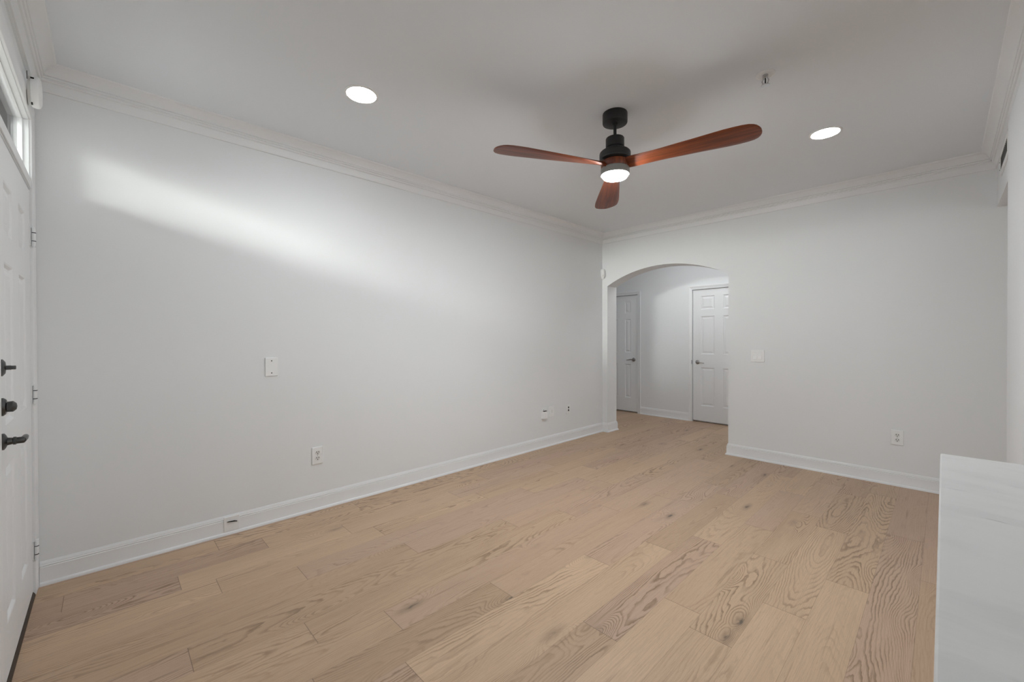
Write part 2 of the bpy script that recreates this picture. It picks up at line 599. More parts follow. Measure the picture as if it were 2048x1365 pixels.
struct('wall_front', wall_front, M_WALL, 'white entry wall around the panelled door and transom', 'wall')


def wall_hall(bm):
    for x0_, x1_ in ((-1.3, -1.005), (-0.355, 0.585), (1.355, 2.4)):
        box(bm, (x0_, HALL_Y, -0.02), (x1_, HALL_Y + 0.06, H))
    for x0_, x1_ in ((-1.005, -0.355), (0.585, 1.355)):
        box(bm, (x0_, HALL_Y, 2.052), (x1_, HALL_Y + 0.06, H))
    box(bm, (-1.3, HALL_Y + 0.06, -0.02), (2.4, HALL_Y + 0.14, H))
    box(bm, (-1.3, WB, -0.02), (-1.18, HALL_Y, H))
    box(bm, (2.28, WB, -0.02), (2.4, HALL_Y, H))


struct('wall_hall', wall_hall, M_WALL, 'white hall wall with two doors seen through the arch', 'wall')


def wall_kitchen(bm):
    x0_, x1_ = KX, KX + 0.12
    box(bm, (x0_, YD, -0.02), (x1_, -4.65, H))
    box(bm, (x0_, -1.15, -0.02), (x1_, 0, H))
    box(bm, (x0_, -4.65, -0.02), (x1_, -1.15, 0.78))
    box(bm, (x0_, -4.65, 2.32), (x1_, -1.15, H))


struct('wall_kitchen', wall_kitchen, M_WALL, 'white kitchen wall with an added window, unseen beyond the right opening', 'wall')

wk = build('window_2', lambda bm: [box(bm, (KX + 0.03, y - 0.025, 0.78), (KX + 0.09, y + 0.025, 2.32)) for y in (-4.625, -3.48, -2.32, -1.175)]  # unseen window put in so light can enter sideways
           + [box(bm, (KX + 0.03, -4.65, z - 0.025), (KX + 0.09, -1.15, z + 0.025)) for z in (0.805, 2.295)], M_TRIM,
           props={'kind': 'structure', 'label': 'unseen wide kitchen window added to let light in from the right', 'category': 'window'})
build('pane', lambda bm: box(bm, (KX + 0.055, -4.62, 0.81), (KX + 0.061, -1.18, 2.29)), M_GLASS, wk)

# ------------------------------------------------------------------ crown moulding, one mitred run per wall
CROWN = [(0.000, 0.000), (0.009, 0.000), (0.012, 0.006), (0.013, 0.012), (0.020, 0.048), (0.027, 0.049), (0.031, 0.053), (0.0315, 0.057), (0.028, 0.061),
         (0.029, 0.063), (0.036, 0.064), (0.040, 0.068), (0.040, 0.072), (0.037, 0.076), (0.043, 0.077), (0.048, 0.088), (0.055, 0.101), (0.064, 0.112), (0.075, 0.119),
         (0.083, 0.121), (0.088, 0.124), (0.090, 0.131), (0.0, 0.131)]
LIP = 0.009


def crown(bm, p0, p1, inward, m0, m1):
    """run from p0 to p1 (on the lip plane); m0, m1: miter slope at each end (1 = inside corner)"""
    p0, p1 = Vector(p0), Vector(p1)
    d = (p1 - p0).normalized()
    n = Vector(inward)
    ends = []
    for p, s, mt_ in ((p0, 1, m0), (p1, -1, m1)):
        ends.append([bm.verts.new(p + n * (dd - LIP) + d * s * (dd - LIP) * mt_ + Vector((0, 0, ZC + zz - (0.0 if zz < 0.13 else 0)))) for dd, zz in CROWN])
    k_ = len(CROWN)
    for i in range(k_):
        j = (i + 1) % k_
        bm.faces.new((ends[0][i], ends[0][j], ends[1][j], ends[1][i]))
    bm.faces.new(ends[0][::-1])
    bm.faces.new(ends[1])


YC = -5.2268
struct('trim_1', lambda bm: crown(bm, (LIP, YC, 0), (LIP, -LIP, 0), (1, 0, 0), 1, 1), M_TRIM, 'white crown moulding along the top of the long left wall', 'crown moulding', True)
struct('trim_2', lambda bm: crown(bm, (LIP, -LIP, 0), (W, -LIP, 0), (0, -1, 0), 1, 1), M_TRIM, 'white crown moulding along the top of the back wall', 'crown moulding', True)
struct('trim_3', lambda bm: crown(bm, (W, -LIP, 0), (W, YC, 0), (-1, 0, 0), 1, 1), M_TRIM, 'white crown moulding along the top of the right wall', 'crown moulding', True)
struct('trim_4', lambda bm: crown(bm, (W, YC, 0), (LIP, YC, 0), (0, 1, 0), 1, 1), M_TRIM, 'white crown moulding above the entry door', 'crown moulding', True)

# ------------------------------------------------------------------ baseboards
BASE = [(0.0, 0.0), (0.024, 0.0), (0.0235, 0.010), (0.020, 0.016), (0.015, 0.019), (0.014, 0.022), (0.014, 0.095), (0.0105, 0.0965), (0.0105, 0.101), (0.0125, 0.104),
        (0.009, 0.107), (0.0085, 0.114), (0.005, 0.120), (0.003, 0.125), (0.0, 0.125)]


def base_run(bm, p0, p1, inward, m0, m1):
    p0, p1 = Vector(p0), Vector(p1)
    d = (p1 - p0).normalized()
    n = Vector(inward)
    ends = []
    for p, s, mt_ in ((p0, 1, m0), (p1, -1, m1)):
        ends.append([bm.verts.new(p + n * dd + d * s * dd * mt_ + Vector((0, 0, zz))) for dd, zz in BASE])
    k_ = len(BASE)
    for i in range(k_):
        j = (i + 1) % k_
        bm.faces.new((ends[0][i], ends[0][j], ends[1][j], ends[1][i]))
    bm.faces.new(ends[0][::-1])
    bm.faces.new(ends[1])


struct('baseboard_left', lambda bm: base_run(bm, (0, -5.2285, 0), (0, 0, 0), (1, 0, 0), 0, 1), M_TRIM, 'white baseboard along the long left wall', 'baseboard', True)


def bb_back(bm):
    base_run(bm, (0, 0, 0), (ARCH_X0, 0, 0), (0, -1, 0), 1, -1)
    base_run(bm, (ARCH_X0, 0, 0), (ARCH_X0, WB, 0), (1, 0, 0), -1, -1)
    base_run(bm, (ARCH_X1, WB, 0), (ARCH_X1, 0, 0), (-1, 0, 0), -1, -1)
    base_run(bm, (ARCH_X1, 0, 0), (KX, 0, 0), (0, -1, 0), -1, 0)


struct('baseboard_back', bb_back, M_TRIM, 'white baseboard along the back wall and around the arch jambs', 'baseboard', True)


def bb_hall(bm):
    base_run(bm, (-0.295, HALL_Y, 0), (0.535, HALL_Y, 0), (0, -1, 0), 0, 0)
    base_run(bm, (1.41, HALL_Y, 0), (2.28, HALL_Y, 0), (0, -1, 0), 0, 0)


struct('baseboard_hall', bb_hall, M_TRIM, 'white baseboard between the two hall doors', 'baseboard', True)


def bb_right(bm):
    base_run(bm, (XP, -1.005, 0), (XP, -1.80, 0), (-1, 0, 0), -1, -1)
    base_run(bm, (XH + 0.14, -1.005, 0), (XP, -1.005, 0), (0, 1, 0), 0, -1)


struct('baseboard_right', bb_right, M_TRIM, 'white baseboard around the pier on the right', 'baseboard', True)


# ------------------------------------------------------------------ panelled doors
def door_slab(bm, w, h, panels, thick, fn):
    """fn(u, v, d): u across, v up, d out of the face. panels: (u0, u1, v0, v1)"""
    us = sorted({0.0, w, *[p[0] for p in panels], *[p[1] for p in panels]})
    vs = sorted({0.0, h, *[p[2] for p in panels], *[p[3] for p in panels]})
    cache = {}

    def V(u_, v_, d_):
        key = (round(u_, 5), round(v_, 5), round(d_, 5))
        if key not in cache:
            cache[key] = bm.verts.new(fn(u_, v_, d_))
        return cache[key]
    for i in range(len(us) - 1):
        for j in range(len(vs) - 1):
            a, b, c, d = us[i], us[i + 1], vs[j], vs[j + 1]
            hit = [p for p in panels if p[0] <= a + 1e-6 and p[1] >= b - 1e-6 and p[2] <= c + 1e-6 and p[3] >= d - 1e-6]
            if not hit:
                bm.faces.new((V(a, c, 0), V(b, c, 0), V(b, d, 0), V(a, d, 0)))
    for p in panels:
        loops = []
        for ins, dep in ((0, 0), (0.006, -0.002), (0.014, -0.010), (0.024, -0.010), (0.046, -0.003)):
            a, b, c, d = p[0] + ins, p[1] - ins, p[2] + ins, p[3] - ins
            loops.append([V(a, c, dep), V(b, c, dep), V(b, d, dep), V(a, d, dep)])
        # keep the outer loop split where the stile grid splits it
        for la, lb in zip(loops, loops[1:]):
            for q in range(4):
                r = (q + 1) % 4
                bm.faces.new((la[q], la[r], lb[r], lb[q]))
        bm.faces.new(loops[-1])
    # sides and back
    A = [V(0, 0, 0), V(w, 0, 0), V(w, h, 0), V(0, h, 0)]
    B = [bm.verts.new(fn(u_, v_, -thick)) for u_, v_ in ((0, 0), (w, 0), (w, h), (0, h))]
    bm.faces.new(B[::-1])
    for q in range(4):
        r = (q + 1) % 4
        bm.faces.new((bm.verts.new(A[q].co), bm.verts.new(A[r].co), B[r], B[q]))


def six_panels(w, stile, mull, rows):
    pw = (w - 2 * stile - mull) / 2
    out = []
    for a in (stile, stile + pw + mull):
        for c, d in rows:
            out.append((a, a + pw, c, d))
    return out


# entry door
d1 = build('door_1', lambda bm: door_slab(bm, DX1 - DX0 - 0.006, DTOP - 0.022, six_panels(DX1 - DX0 - 0.006, 0.165, 0.165, ((0.20, 0.80), (0.955, 1.575), (1.685, 1.885))),
                                          0.044, lambda u_, v_, d_: (DX0 + 0.003 + u_, YD + d_, 0.020 + v_)), M_DOOR,
           props={'kind': 'structure', 'label': 'white six panel entry door with dark lever and two deadbolts', 'category': 'door'})


def hinge(bm, z):
    x = DX0 - 0.002
    y = YD + 0.013
    for a, b in ((-0.046, -0.021), (-0.019, 0.019), (0.021, 0.046)):
        lathe(bm, [(0.0075, a), (0.0075, b)], (x, y, z), 'z', 14)
    lathe(bm, [(0.0045, -0.052), (0.0045, 0.052)], (x, y, z), 'z', 10)
    box(bm, (x - 0.055, y - 0.001, z - 0.045), (x, y + 0.0035, z + 0.045))
    box(bm, (x, YD + 0.0002, z - 0.045), (x + 0.012, YD + 0.004, z + 0.045))


for z in (1.82, 1.02, 0.227):
    h_ = build('hinge', lambda bm, z=z: hinge(bm, z), M_TRIM, d1, True)
    build('knuckle_gap', lambda bm, z=z: [lathe(bm, [(0.0078, a), (0.0078, a + 0.003)], (DX0 - 0.0005, YD + 0.014, z), 'z', 12) for a in (-0.0225, 0.0195)], M_DARK, h_, True)  # dark rings laid over the knuckle gaps as their shade

HX = 0.935


def lever(bm):
    lathe(bm, [(0.030, 0), (0.030, 0.006), (0.024, 0.010), (0.014, 0.014), (0.012, 0.026), (0.0145, 0.028), (0.0145, 0.034), (0.012, 0.036), (0.012, 0.052), (0.010, 0.056)], (HX, YD, 0.927), 'y', 28)
    tube(bm, [(HX + 0.006, YD + 0.049, 0.927), (HX - 0.03, YD + 0.052, 0.929), (HX - 0.08, YD + 0.050, 0.927), (HX - 0.115, YD + 0.044, 0.922)], [0.011, 0.010, 0.0085, 0.006], 12)


build('door_handle', lever, M_PEWTER, d1, True, {'label': 'dark pewter lever handle'})
build('deadbolt', lambda bm: (lathe(bm, [(0.031, 0), (0.031, 0.004), (0.022, 0.010), (0.008, 0.012), (0.008, 0.024)], (HX, YD, 1.197), 'y', 28),
                              box(bm, (HX - 0.005, YD + 0.020, 1.190), (HX + 0.005, YD + 0.036, 1.204), 0.002)), M_PEWTER, d1, True, {'label': 'upper dark thumbturn deadbolt'})
build('deadbolt', lambda bm: (lathe(bm, [(0.033, 0), (0.033, 0.005), (0.026, 0.012)], (HX, YD, 1.054), 'y', 28),
                              lathe(bm, [(0.0045, 0.010), (0.019, 0.014), (0.020, 0.028), (0.012, 0.036), (0.002, 0.038)], (HX, YD, 1.054), 'y', 24)), M_PEWTER, d1, True, {'label': 'lower round deadbolt'})


# casing round the entry door and transom
def casing(bm, poly_w, face, p0, p1, inward, side, m0, m1):
    """flat stepped casing board; p0->p1 is its inner edge, 'side' the direction to its outer edge"""
    prof = [(0.0, 0.0), (0.0, 0.55), (0.006, 0.72), (0.014, 0.78), (0.70, 0.90), (0.74, 1.0), (0.97, 1.0), (1.0, 0.85), (1.0, 0.0)]
    p0, p1, n, s = Vector(p0), Vector(p1), Vector(inward), Vector(side)
    d = (p1 - p0).normalized()
    ends = []
    for p, sg, mt_ in ((p0, -1, m0), (p1, 1, m1)):
        ends.append([bm.verts.new(p + s * (a * poly_w) + n * (b * face) + d * sg * mt_ * a * poly_w) for a, b in prof])
    k_ = len(prof)
    for i in range(k_):
        j = (i + 1) % k_
        bm.faces.new((ends[0][i], ends[0][j], ends[1][j], ends[1][i]))
    bm.faces.new(ends[0][::-1])
    bm.faces.new(ends[1])


def entry_casing(bm):
    casing(bm, 0.100, 0.0135, (DX0 - 0.003, YD, 0), (DX0 - 0.003, YD, TT + 0.003), (0, 1, 0), (-1, 0, 0), 0, 0.81)
    casing(bm, 0.100, 0.0135, (DX1 + 0.003, YD, TT + 0.003), (DX1 + 0.003, YD, 0), (0, 1, 0), (1, 0, 0), 0.81, 0)
    casing(bm, 0.081, 0.0135, (DX0 - 0.003, YD, TT + 0.003), (DX1 + 0.003, YD, TT + 0.003), (0, 1, 0), (0, 0, 1), 1.235, 1.235)


struct('trim_5', entry_casing, M_TRIM, 'white casing around the entry door and its transom', 'casing', True)
struct('trim_6', lambda bm: (box(bm, (DX0 + 0.002, YD + 0.0022, DTOP + 0.010), (DX1 - 0.002, YD + 0.008, TS - 0.010), 0.002),), M_TRIM, 'white transom bar above the entry door', 'trim')
struct('trim_7', lambda bm: prism(bm, [(-5.34, 0.0), (-5.34, 0.017), (YD + 0.001, 0.017), (YD + 0.006, 0.010), (YD + 0.009, 0.0)], lambda a, b, d: (d, a, b), DX0 + 0.001, DX1 - 0.001),
       M_BRONZE, 'dark bronze threshold under the entry door', 'threshold')

# transom window
SB = 0.004
wt = build('window_1', lambda bm: [box(bm, (DX0, -5.281, TS), (DX0 + SB, -5.264, TT)), box(bm, (DX1 - SB, -5.281, TS), (DX1, -5.264, TT)),
                                   box(bm, (DX0 + SB, -5.281, TS), (DX1 - SB, -5.264, TS + SB)), box(bm, (DX0 + SB, -5.281, TT - SB), (DX1 - SB, -5.264, TT))],
           M_TRIM, props={'kind': 'structure', 'label': 'narrow transom window above the entry door', 'category': 'window'})
build('pane', lambda bm: box(bm, (DX0 + 0.002, -5.2765, TS + 0.002), (DX1 - 0.002, -5.2725, TT - 0.002)), M_GLASS, wt)
build('sash_gap', lambda bm: [box(bm, (DX0, -5.2835, TS), (DX0 + 0.0045, -5.2812, TT)), box(bm, (DX0, -5.2835, TT - 0.0045), (DX1, -5.2812, TT))], M_DARK, wt)  # dark strips put in for the shade of the gap beside the sash


# hall doors
def hall_door(name, x0_, w, stile, mull, label, handle_left):
    rows = ((0.232, 0.825), (1.025, 1.615), (1.715, 1.925))
    yf = HALL_Y + 0.012
    d = build(name, lambda bm: door_slab(bm, w - 0.010, 2.023, six_panels(w - 0.010, stile, mull, rows), 0.036,
                                         lambda u_, v_, dd: (x0_ + 0.005 + u_, yf - dd, 0.022 + v_)), M_DOOR,
              props={'kind': 'structure', 'label': label, 'category': 'door'})
    hx, s = (x0_ + 0.075, 1) if handle_left else (x0_ + w - 0.080, -1)

    def lev(bm):
        lathe(bm, [(0.033, 0), (0.033, -0.005), (0.027, -0.012), (0.014, -0.016), (0.011, -0.045), (0.013, -0.052), (0.010, -0.058)], (hx, yf, 0.925), 'y', 28)
        tube(bm, [(hx - s * 0.006, yf - 0.052, 0.925), (hx + s * 0.030, yf - 0.055, 0.929), (hx + s * 0.070, yf - 0.053, 0.920), (hx + s * 0.115, yf - 0.048, 0.915)], [0.011, 0.0095, 0.0075, 0.006], 12)
    build('door_handle', lev, M_NICKEL, d, True, {'label': 'brushed nickel lever handle'})
    return d


d2 = hall_door('door_2', -1.005, 0.650, 0.130, 0.140, 'narrow white six panel closet door at the left inside the arch', False)
d3 = hall_door('door_3', 0.585, 0.770, 0.115, 0.115, 'white six panel hall door at the right inside the arch', True)
build('strike_plate', lambda bm: box(bm, (0.578, HALL_Y - 0.0185, 0.895), (0.5846, HALL_Y - 0.0165, 0.955)), M_PEWTER, d3)


def door_casing(x0_, x1_):
    def fill(bm):
        top = 2.050
        wd = 0.058
        casing(bm, wd, 0.016, (x0_ - 0.002, HALL_Y, 0), (x0_ - 0.002, HALL_Y, top), (0, -1, 0), (-1, 0, 0), 0, 1)
        casing(bm, wd, 0.016, (x1_ + 0.002, HALL_Y, top), (x1_ + 0.002, HALL_Y, 0), (0, -1, 0), (1, 0, 0), 1, 0)
        casing(bm, wd, 0.016, (x0_ - 0.002, HALL_Y, top), (x1_ + 0.002, HALL_Y, top), (0, -1, 0), (0, 0, 1), 1, 1)
    return fill


struct('trim_8', door_casing(-1.005, -0.355), M_TRIM, 'white casing around the narrow closet door in the hall', 'casing', True)
struct('trim_9', door_casing(0.585, 1.355), M_TRIM, 'white casing around the right hall door', 'casing', True)

# ------------------------------------------------------------------ ceiling fan
FX, FY = 1.844, -2.616
fan = empty('ceiling_fan', (FX, FY, H), 'black ceiling fan with three red brown wooden blades and a lit lamp', 'ceiling fan')
C3 = (FX, FY, 0)
build('canopy', lambda bm: lathe(bm, [(0.0765, H), (0.078, H - 0.004), (0.078, 2.682), (0.076, 2.677), (0.072, 2.6755), (0.020, 2.6755), (0.019, 2.668), (0.014, 2.664)], C3, 'z', 56), M_BLACK, fan, True)
build('downrod', lambda bm: (lathe(bm, [(0.010, 2.664), (0.010, 2.575)], C3, 'z', 20), tube(bm, [(FX - 0.020, FY, 2.672), (FX + 0.020, FY, 2.672)], 0.005, 10)), M_BLACK, fan, True)


def motor(bm):
    lathe(bm, [(0.030, 2.584), (0.055, 2.583), (0.058, 2.578), (0.058, 2.524), (0.055, 2.521), (0.052, 2.520), (0.052, 2.508), (0.060, 2.506), (0.088, 2.497), (0.096, 2.489),
               (0.098, 2.482), (0.098, 2.458), (0.0965, 2.457), (0.0965, 2.452), (0.094, 2.446), (0.080, 2.440), (0.070, 2.432)], C3, 'z', 64)


build('motor_housing', motor, M_BLACK, fan, True)
build('blade_hub', lambda bm: lathe(bm, [(0.070, 2.438), (0.084, 2.434), (0.088, 2.428), (0.088, 2.396), (0.084, 2.390), (0.070, 2.388)], C3, 'z', 64), M_BLADE, fan, True)
build('light_ring', lambda bm: lathe(bm, [(0.070, 2.392), (0.086, 2.390), (0.090, 2.385), (0.090, 2.350), (0.088, 2.347), (0.080, 2.346)], C3, 'z', 64), M_GREYRING, fan, True)
build('light_lens', lambda bm: lathe(bm, [(0.079, 2.347), (0.079, 2.338), (0.072, 2.329), (0.055, 2.324), (0.02, 2.322), (0.001, 2.322)], C3, 'z', 56), M_FANLENS, fan, True)


def interp(x, xs, ys):
    if x <= xs[0]:
        return ys[0]
    for a, b, c, d in zip(xs, xs[1:], ys, ys[1:]):
        if x <= b:
            return c + (d - c) * (x - a) / (b - a)
    return ys[-1]


RR = [0.070, 0.095, 0.125, 0.17, 0.24, 0.32, 0.41, 0.50, 0.58, 0.65, 0.70, 0.74, 0.77, 0.79, 0.803, 0.812, 0.8165]
HWD = [0.026, 0.032, 0.040, 0.048, 0.055, 0.062, 0.071, 0.079, 0.086, 0.0915, 0.092, 0.090, 0.084, 0.073, 0.058, 0.038, 0.018]


def blade(bm):
    n = 12
    rings = []
    for r, hw_ in zip(RR, HWD):
        t = interp(r, [0.07, 0.10, 0.14, 0.2, 0.34, 0.5, 0.82], [0.75, 0.55, 0.36, 0.24, 0.17, 0.13, 0.11])
        zc = -0.000 - 0.026 * (r / 0.8)
        th = interp(r, [0.07, 0.12, 0.25, 0.7, 0.8165], [0.017, 0.014, 0.010, 0.006, 0.0035])
        top, bot = [], []
        for i in range(n + 1):
            s = -1 + 2 * i / n
            e = math.sqrt(max(0, 1 - abs(s) ** 3))
            base = zc - s * hw_ * t
            top.append((r, s * hw_, base + th * e))
            bot.append((r, s * hw_, base - th * e))
        loop = top + bot[-2:0:-1]
        rings.append([bm.verts.new(p) for p in loop])
    k_ = len(rings[0])
    for a, b in zip(rings, rings[1:]):
        for i in range(k_):
            j = (i + 1) % k_
            bm.faces.new((a[i], a[j], b[j], b[i]))
    bm.faces.new(rings[0][::-1])
    bm.faces.new(rings[-1])


b0 = build('blade', blade, M_BLADE, None, True)
for i, ang in enumerate((7.5, 127.5, 247.5)):
    b_ = b0 if i == 0 else b0.copy()
    if i:
        COL.objects.link(b_)
    b_.parent = fan
    b_.location = (0, 0, 2.411 - H)
    b_.rotation_euler = (0, 0, math.radians(ang))
build('blade_seam', lambda bm: box(bm, (FX + 0.0880 * math.cos(math.radians(-58)) - 0.0012, FY + 0.0880 * math.sin(math.radians(-58)) - 0.0012, 2.397),
                                   (FX + 0.0880 * math.cos(math.radians(-58)) + 0.0006, FY + 0.0880 * math.sin(math.radians(-58)) + 0.0006, 2.428)), M_BRONZE, fan)


# ------------------------------------------------------------------ recessed lights and sprinkler
def recessed(x, y, label, lens):
    t = empty('recessed_light', (x, y, H), label, 'ceiling light', 'recessed ceiling lights')
    build('light_trim', lambda bm: lathe(bm, [(0.096, H), (0.096, H - 0.003), (0.090, H - 0.006), (0.083, H - 0.005), (0.082, H - 0.001)], (x, y, 0), 'z', 48, cap=False), M_PLASTIC, t, True)
    build('light_lens', lambda bm: lathe(bm, [(0.083, H - 0.001), (0.082, H - 0.0035), (0.001, H - 0.0045)], (x, y, 0), 'z', 48), lens, t, True)


recessed(0.925, -3.880, 'round lit recessed light in the ceiling near the long left wall', M_LENS)
recessed(2.732, -1.330, 'round lit recessed light in the ceiling near the back wall', M_LENS_DIM)

SX, SY = 2.634, -2.375
spk = empty('fire_sprinkler', (SX, SY, H), 'small chrome fire sprinkler head hanging from the ceiling', 'sprinkler')
build('escutcheon', lambda bm: lathe(bm, [(0.047, H), (0.046, H - 0.004), (0.036, H - 0.009), (0.030, H - 0.007), (0.012, H - 0.005)], (SX, SY, 0), 'z', 40), M_PLASTIC, spk, True)


def spr_frame(bm):
    lathe(bm, [(0.014, H - 0.004), (0.014, H - 0.018), (0.011, H - 0.020), (0.011, H - 0.026)], (SX, SY, 0), 'z', 20)
    for s in (-1, 1):
        tube(bm, [(SX + s * 0.009, SY, H - 0.024), (SX + s * 0.016, SY, H - 0.036), (SX + s * 0.012, SY, H - 0.050), (SX, SY, H - 0.058)], 0.0032, 8)


build('frame', spr_frame, M_CHROME, spk, True)
build('bulb', lambda bm: lathe(bm, [(0.003, H - 0.026), (0.0035, H - 0.04), (0.003, H - 0.054)], (SX, SY, 0), 'z', 12), M_DARK, spk, True)
build('deflector', lambda bm: lathe(bm, [(0.006, H - 0.056), (0.008, H - 0.060), (0.021, H - 0.0605), (0.021, H - 0.063), (0.002, H - 0.064)], (SX, SY, 0), 'z', 24), M_CHROME, spk, True)


# ------------------------------------------------------------------ wall plates.  fn maps (across, up, out) on a wall to the room
def on_left(y, z):
    return lambda a, b, d: (d, y + a, z + b)


def on_back(x, z):
    return lambda a, b, d: (x + a, -d, z + b)


def pbox(bm, fn, a0, a1, b0_, b1_, d0, d1_, bevel=0.0):
    p, q = fn(a0, b0_, d0), fn(a1, b1_, d1_)
    lo = tuple(min(i, j) for i, j in zip(p, q))
    hi = tuple(max(i, j) for i, j in zip(p, q))
    box(bm, lo, hi, bevel)


def pdisc(bm, fn, a, b, rx, rz, d0, d1_, seg=16):
    prism(bm, [(a + rx * math.cos(2 * math.pi * i / seg), b + rz * math.sin(2 * math.pi * i / seg)) for i in range(seg)], fn, d0, d1_)


def plate(fn, w, h):
    return lambda bm: pbox(bm, fn, -w / 2, w / 2, -h / 2, h / 2, 0, 0.0085, 0.0022)


def outlet(name, loc, fn, label, w=0.080, h=0.128):
    t = empty(name, loc, label, 'outlet', 'duplex wall outlets')
    build('plate', plate(fn, w, h), M_PLASTIC, t)
    for s in (1, -1):
        r_ = build('receptacle', lambda bm: pdisc(bm, fn, 0, s * 0.0215, 0.0175, 0.0165, 0.006, 0.0107, 24), M_PLASTIC2, t)

        for a in (-0.0075, 0.0075):
            build('slot', lambda bm: pbox(bm, fn, a - 0.0018, a + 0.0018, s * 0.0215 + 0.000, s * 0.0215 + 0.011, 0.0103, 0.0112), M_DARK, r_)
        build('ground_hole', lambda bm: pdisc(bm, fn, 0, s * 0.0215 - 0.0075, 0.0032, 0.0036, 0.0103, 0.0112), M_DARK, r_)
    build('screw', lambda bm: pdisc(bm, fn, 0, 0, 0.0028, 0.0028, 0.0080, 0.0097, 12), M_NICKEL, t)
    return t


outlet('wall_outlet', (0, -3.821, 0.413), on_left(-3.821, 0.413), 'white duplex outlet low on the long left wall')
outlet('wall_outlet', (3.035, 0, 0.423), on_back(3.035, 0.423), 'white duplex outlet on the back wall beside the marble counter')

f1 = on_left(-4.130, 1.102)
bp_ = empty('blank_plate', (0, -4.130, 1.102), 'white blank plate with two screws on the left wall', 'wall plate')
build('plate', plate(f1, 0.080, 0.130), M_PLASTIC, bp_)
for s in (1, -1):
    build('screw', lambda bm: pdisc(bm, f1, 0, s * 0.043, 0.0042, 0.0042, 0.0080, 0.0101, 12), M_PEWTER, bp_)

f2 = on_back(1.940, 1.107)
sw = empty('light_switch', (1.940, 0, 1.107), 'white double rocker switch beside the arch', 'light switch')
build('plate', plate(f2, 0.128, 0.128), M_PLASTIC, sw)
for s in (1, -1):
    def rocker(bm):
        a = s * 0.0235
        prism(bm, [(0.004, -0.034), (0.0165, -0.034), (0.0105, 0.0), (0.0092, 0.034), (0.004, 0.034)],
              lambda d_, b_, t_: f2(a + t_, b_, d_), -0.0165, 0.0165)
    build('rocker', rocker, M_PLASTIC, sw)
    build('rocker_frame', lambda bm: [pbox(bm, f2, s * 0.0235 - 0.0180, s * 0.0235 + 0.0180, -0.0365, 0.0365, 0.0075, 0.0089)], M_PLASTIC2, sw)

# three small plates near the back corner
f3 = on_left(-1.232, 0.405)
ad = empty('plugged_adapter', (0, -1.232, 0.405), 'white outlet with a plugged in adapter, nearest of three low plates', 'outlet')
build('plate', plate(f3, 0.080, 0.125), M_PLASTIC, ad)
build('adapter', lambda bm: pbox(bm, f3, -0.036, 0.024, -0.062, 0.024, 0.005, 0.040, 0.005), M_PLASTIC, ad)
build('slot', lambda bm: pbox(bm, f3, -0.022, 0.026, 0.0245, 0.031, 0.005, 0.030), M_DARK, ad)
build('ground_hole', lambda bm: pdisc(bm, f3, -0.01, 0.040, 0.004, 0.005, 0.008, 0.0098), M_DARK, ad)
f4 = on_left(-1.090, 0.408)
pp = empty('phone_plate', (0, -1.090, 0.408), 'plain white jack plate, middle of the three low plates', 'wall plate')
build('plate', plate(f4, 0.080, 0.125), M_PLASTIC, pp)
build('jack', lambda bm: pbox(bm, f4, -0.006, 0.006, -0.012, 0.024, 0.0080, 0.0100), M_PLASTIC2, pp)
f5 = on_left(-0.770, 0.402)
cp = empty('cable_plate', (0, -0.770, 0.402), 'white cable plate with two dark sockets, closest to the back corner', 'wall plate')
build('plate', plate(f5, 0.080, 0.120), M_PLASTIC, cp)
for b_ in (0.022, -0.014):
    build('socket', lambda bm: pdisc(bm, f5, 0, b_, 0.009, 0.012, 0.0080, 0.0135, 16), M_DARK, cp)

# cable box set in the baseboard
f6 = on_left(-4.375, 0.068)
cb = empty('cable_box', (0.014, -4.375, 0.068), 'small white cable cover with a dark wire stub on the left baseboard', 'cable cover')
build('cover', lambda bm: pbox(bm, f6, -0.044, 0.044, -0.046, 0.050, 0.010, 0.0185, 0.002), M_PLASTIC, cb)
build('wire_stub', lambda bm: tube(bm, [f6(-0.026, 0.018, 0.018), f6(-0.018, 0.020, 0.026), f6(0.012, 0.018, 0.028), f6(0.030, 0.010, 0.018)], [0.002, 0.003, 0.0042, 0.002], 10), M_DARK, cb, True)

# motion detector in the corner
md = empty('motion_detector', (0.02, -0.02, 2.19), 'small white motion detector in the corner left of the arch', 'motion detector')


def detector(bm):
    rings = []
    for z, w_, d_ in ((2.122, 0.030, 0.030), (2.130, 0.042, 0.040), (2.160, 0.058, 0.052), (2.200, 0.062, 0.056), (2.235, 0.060, 0.052), (2.250, 0.050, 0.040), (2.256, 0.034, 0.028)):
        ring = []
        for i in range(13):
            t = math.pi * i / 12
            a, o = math.cos(t) * w_ / 2, 0.012 + math.sin(t) * d_ * 0.75
            # across the corner bisector (1,-1)/sqrt2, outwards along it
            q = 2 ** -0.5
            ring.append(bm.verts.new((q * (a + o) + 0.016, q * (a - o) - 0.016, z)))
        rings.append(ring)
    for a, b in zip(rings, rings[1:]):
        for i in range(13):
            j = (i + 1) % 13
            bm.faces.new((a[i], a[j], b[j], b[i]))
    bm.faces.new(rings[0][::-1])
    bm.faces.new(rings[-1])


build('detector_body', detector, M_PLASTIC, md, True)
build('detector_lens', lambda bm: prism(bm, [(-0.015, 2.150), (0.015, 2.150), (0.013, 2.176), (-0.013, 2.176)],
                                        lambda a, b, d: (2 ** -0.5 * (a + d) + 0.016, 2 ** -0.5 * (a - d) - 0.016, b), 0.045, 0.0535), M_PLASTIC2, md)

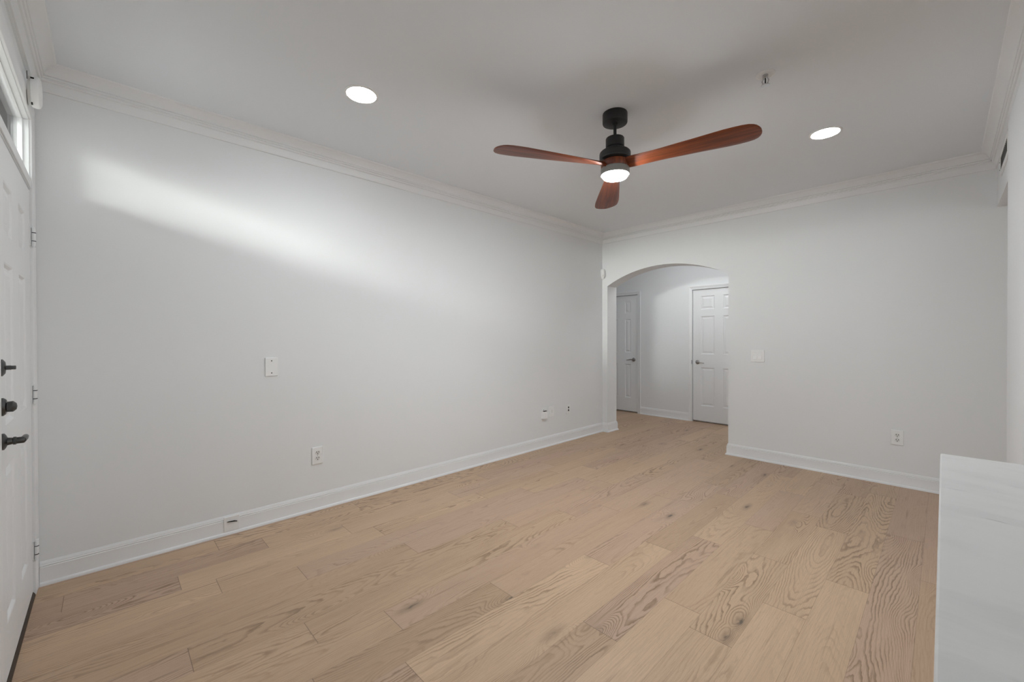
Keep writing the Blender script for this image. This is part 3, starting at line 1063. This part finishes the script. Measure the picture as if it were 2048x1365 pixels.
# alarm siren above the entry door
AX, AZ = 0.262, 2.4935
al = empty('alarm_siren', (AX, YC, AZ), 'round white alarm siren above the entry door casing', 'alarm siren')
build('siren_body', lambda bm: lathe(bm, [(0.068, 0.010), (0.072, 0.012), (0.0735, 0.028), (0.070, 0.036), (0.058, 0.042), (0.001, 0.044)], (AX, -5.2290, AZ), 'y', 48), M_PLASTIC, al, True)
build('siren_base', lambda bm: lathe(bm, [(0.066, 0.000), (0.066, 0.012)], (AX, -5.2285, AZ), 'y', 48), M_PLASTIC2, al, True)
for a_, b_ in (((AX + 0.052, -5.2175, AZ + 0.036), (AX + 0.0650, -5.2060, AZ + 0.043)), ((AX + 0.060, -5.2285, AZ + 0.030), (AX + 0.0675, -5.2265, AZ + 0.066)),
               ((AX + 0.02, -5.2180, AZ - 0.0720), (AX + 0.035, -5.2130, AZ - 0.0640))):
    build('slot', lambda bm: box(bm, a_, b_), M_DARK, al)

# supply vent on the header
vy0, vy1, vz0, vz1 = -0.900, -0.370, 2.452, 2.600
vent = empty('air_vent', (XH, (vy0 + vy1) / 2, (vz0 + vz1) / 2), 'white air vent grille high on the right wall header', 'vent')


def vent_frame(bm):
    t, d_ = 0.028, 0.010
    box(bm, (XH - d_, vy0, vz0), (XH, vy1, vz0 + t), 0.002)
    box(bm, (XH - d_, vy0, vz1 - t), (XH, vy1, vz1), 0.002)
    box(bm, (XH - d_, vy0, vz0 + t), (XH, vy0 + t, vz1 - t), 0.002)
    box(bm, (XH - d_, vy1 - t, vz0 + t), (XH, vy1, vz1 - t), 0.002)


build('vent_frame', vent_frame, M_PLASTIC, vent)
build('vent_opening', lambda bm: box(bm, (XH - 0.003, vy0 + 0.028, vz0 + 0.028), (XH - 0.0005, vy1 - 0.028, vz1 - 0.028)), M_DARK, vent)
for i in range(12):
    yy = vy0 + 0.028 + (vy1 - vy0 - 0.056) * (i + 0.5) / 12
    build('louvre', lambda bm, yy=yy: prism(bm, [(XH - 0.0085, yy - 0.004), (XH - 0.0075, yy - 0.005), (XH - 0.003, yy + 0.004), (XH - 0.004, yy + 0.005)],
                                            lambda a, b, d: (a, b, d), vz0 + 0.028, vz1 - 0.028), M_GREYRING, vent)
for zz in (2.492, 2.545):
    build('screw', lambda bm, zz=zz: lathe(bm, [(0.004, 0), (0.003, -0.002)], (XH - 0.010, vy1 - 0.012, zz), 'x', 10), M_PEWTER, vent)

# ------------------------------------------------------------------ marble counter
CH = 0.950
cy0, cy1, cx0, cx1 = -5.10, -3.160, 3.310, 4.300
ctr = empty('kitchen_counter', (3.8, -4.1, 0), 'kitchen counter with a white grey veined marble top', 'counter')
build('countertop', lambda bm: box(bm, (cx0, cy0, CH - 0.032), (cx1, cy1, CH), 0.003), M_MARBLE, ctr, props={'label': 'white marble countertop'})
build('base_cabinet', lambda bm: box(bm, (cx0 + 0.045, cy0 + 0.03, 0.09), (cx1 - 0.03, cy1 - 0.03, CH - 0.032), 0.003), M_DOOR, ctr)
build('toe_kick', lambda bm: box(bm, (cx0 + 0.10, cy0 + 0.06, 0.0), (cx1 - 0.09, cy1 - 0.07, 0.09)), M_DOOR, ctr)
for i in range(3):
    y0_ = cy0 + 0.06 + i * 0.615
    pnl = build('cabinet_door', lambda bm: door_slab(bm, 0.595, 0.78, [(0.06, 0.535, 0.06, 0.72)], 0.02, lambda u_, v_, d_: (cx1 - 0.010 + d_, y0_ + u_, 0.115 + v_)), M_DOOR, ctr)
    build('door_knob', lambda bm: lathe(bm, [(0.006, 0), (0.006, 0.015), (0.014, 0.02), (0.014, 0.028), (0.004, 0.032)], (cx1 - 0.010, y0_ + 0.03, 0.82), 'x', 16), M_NICKEL, pnl, True)
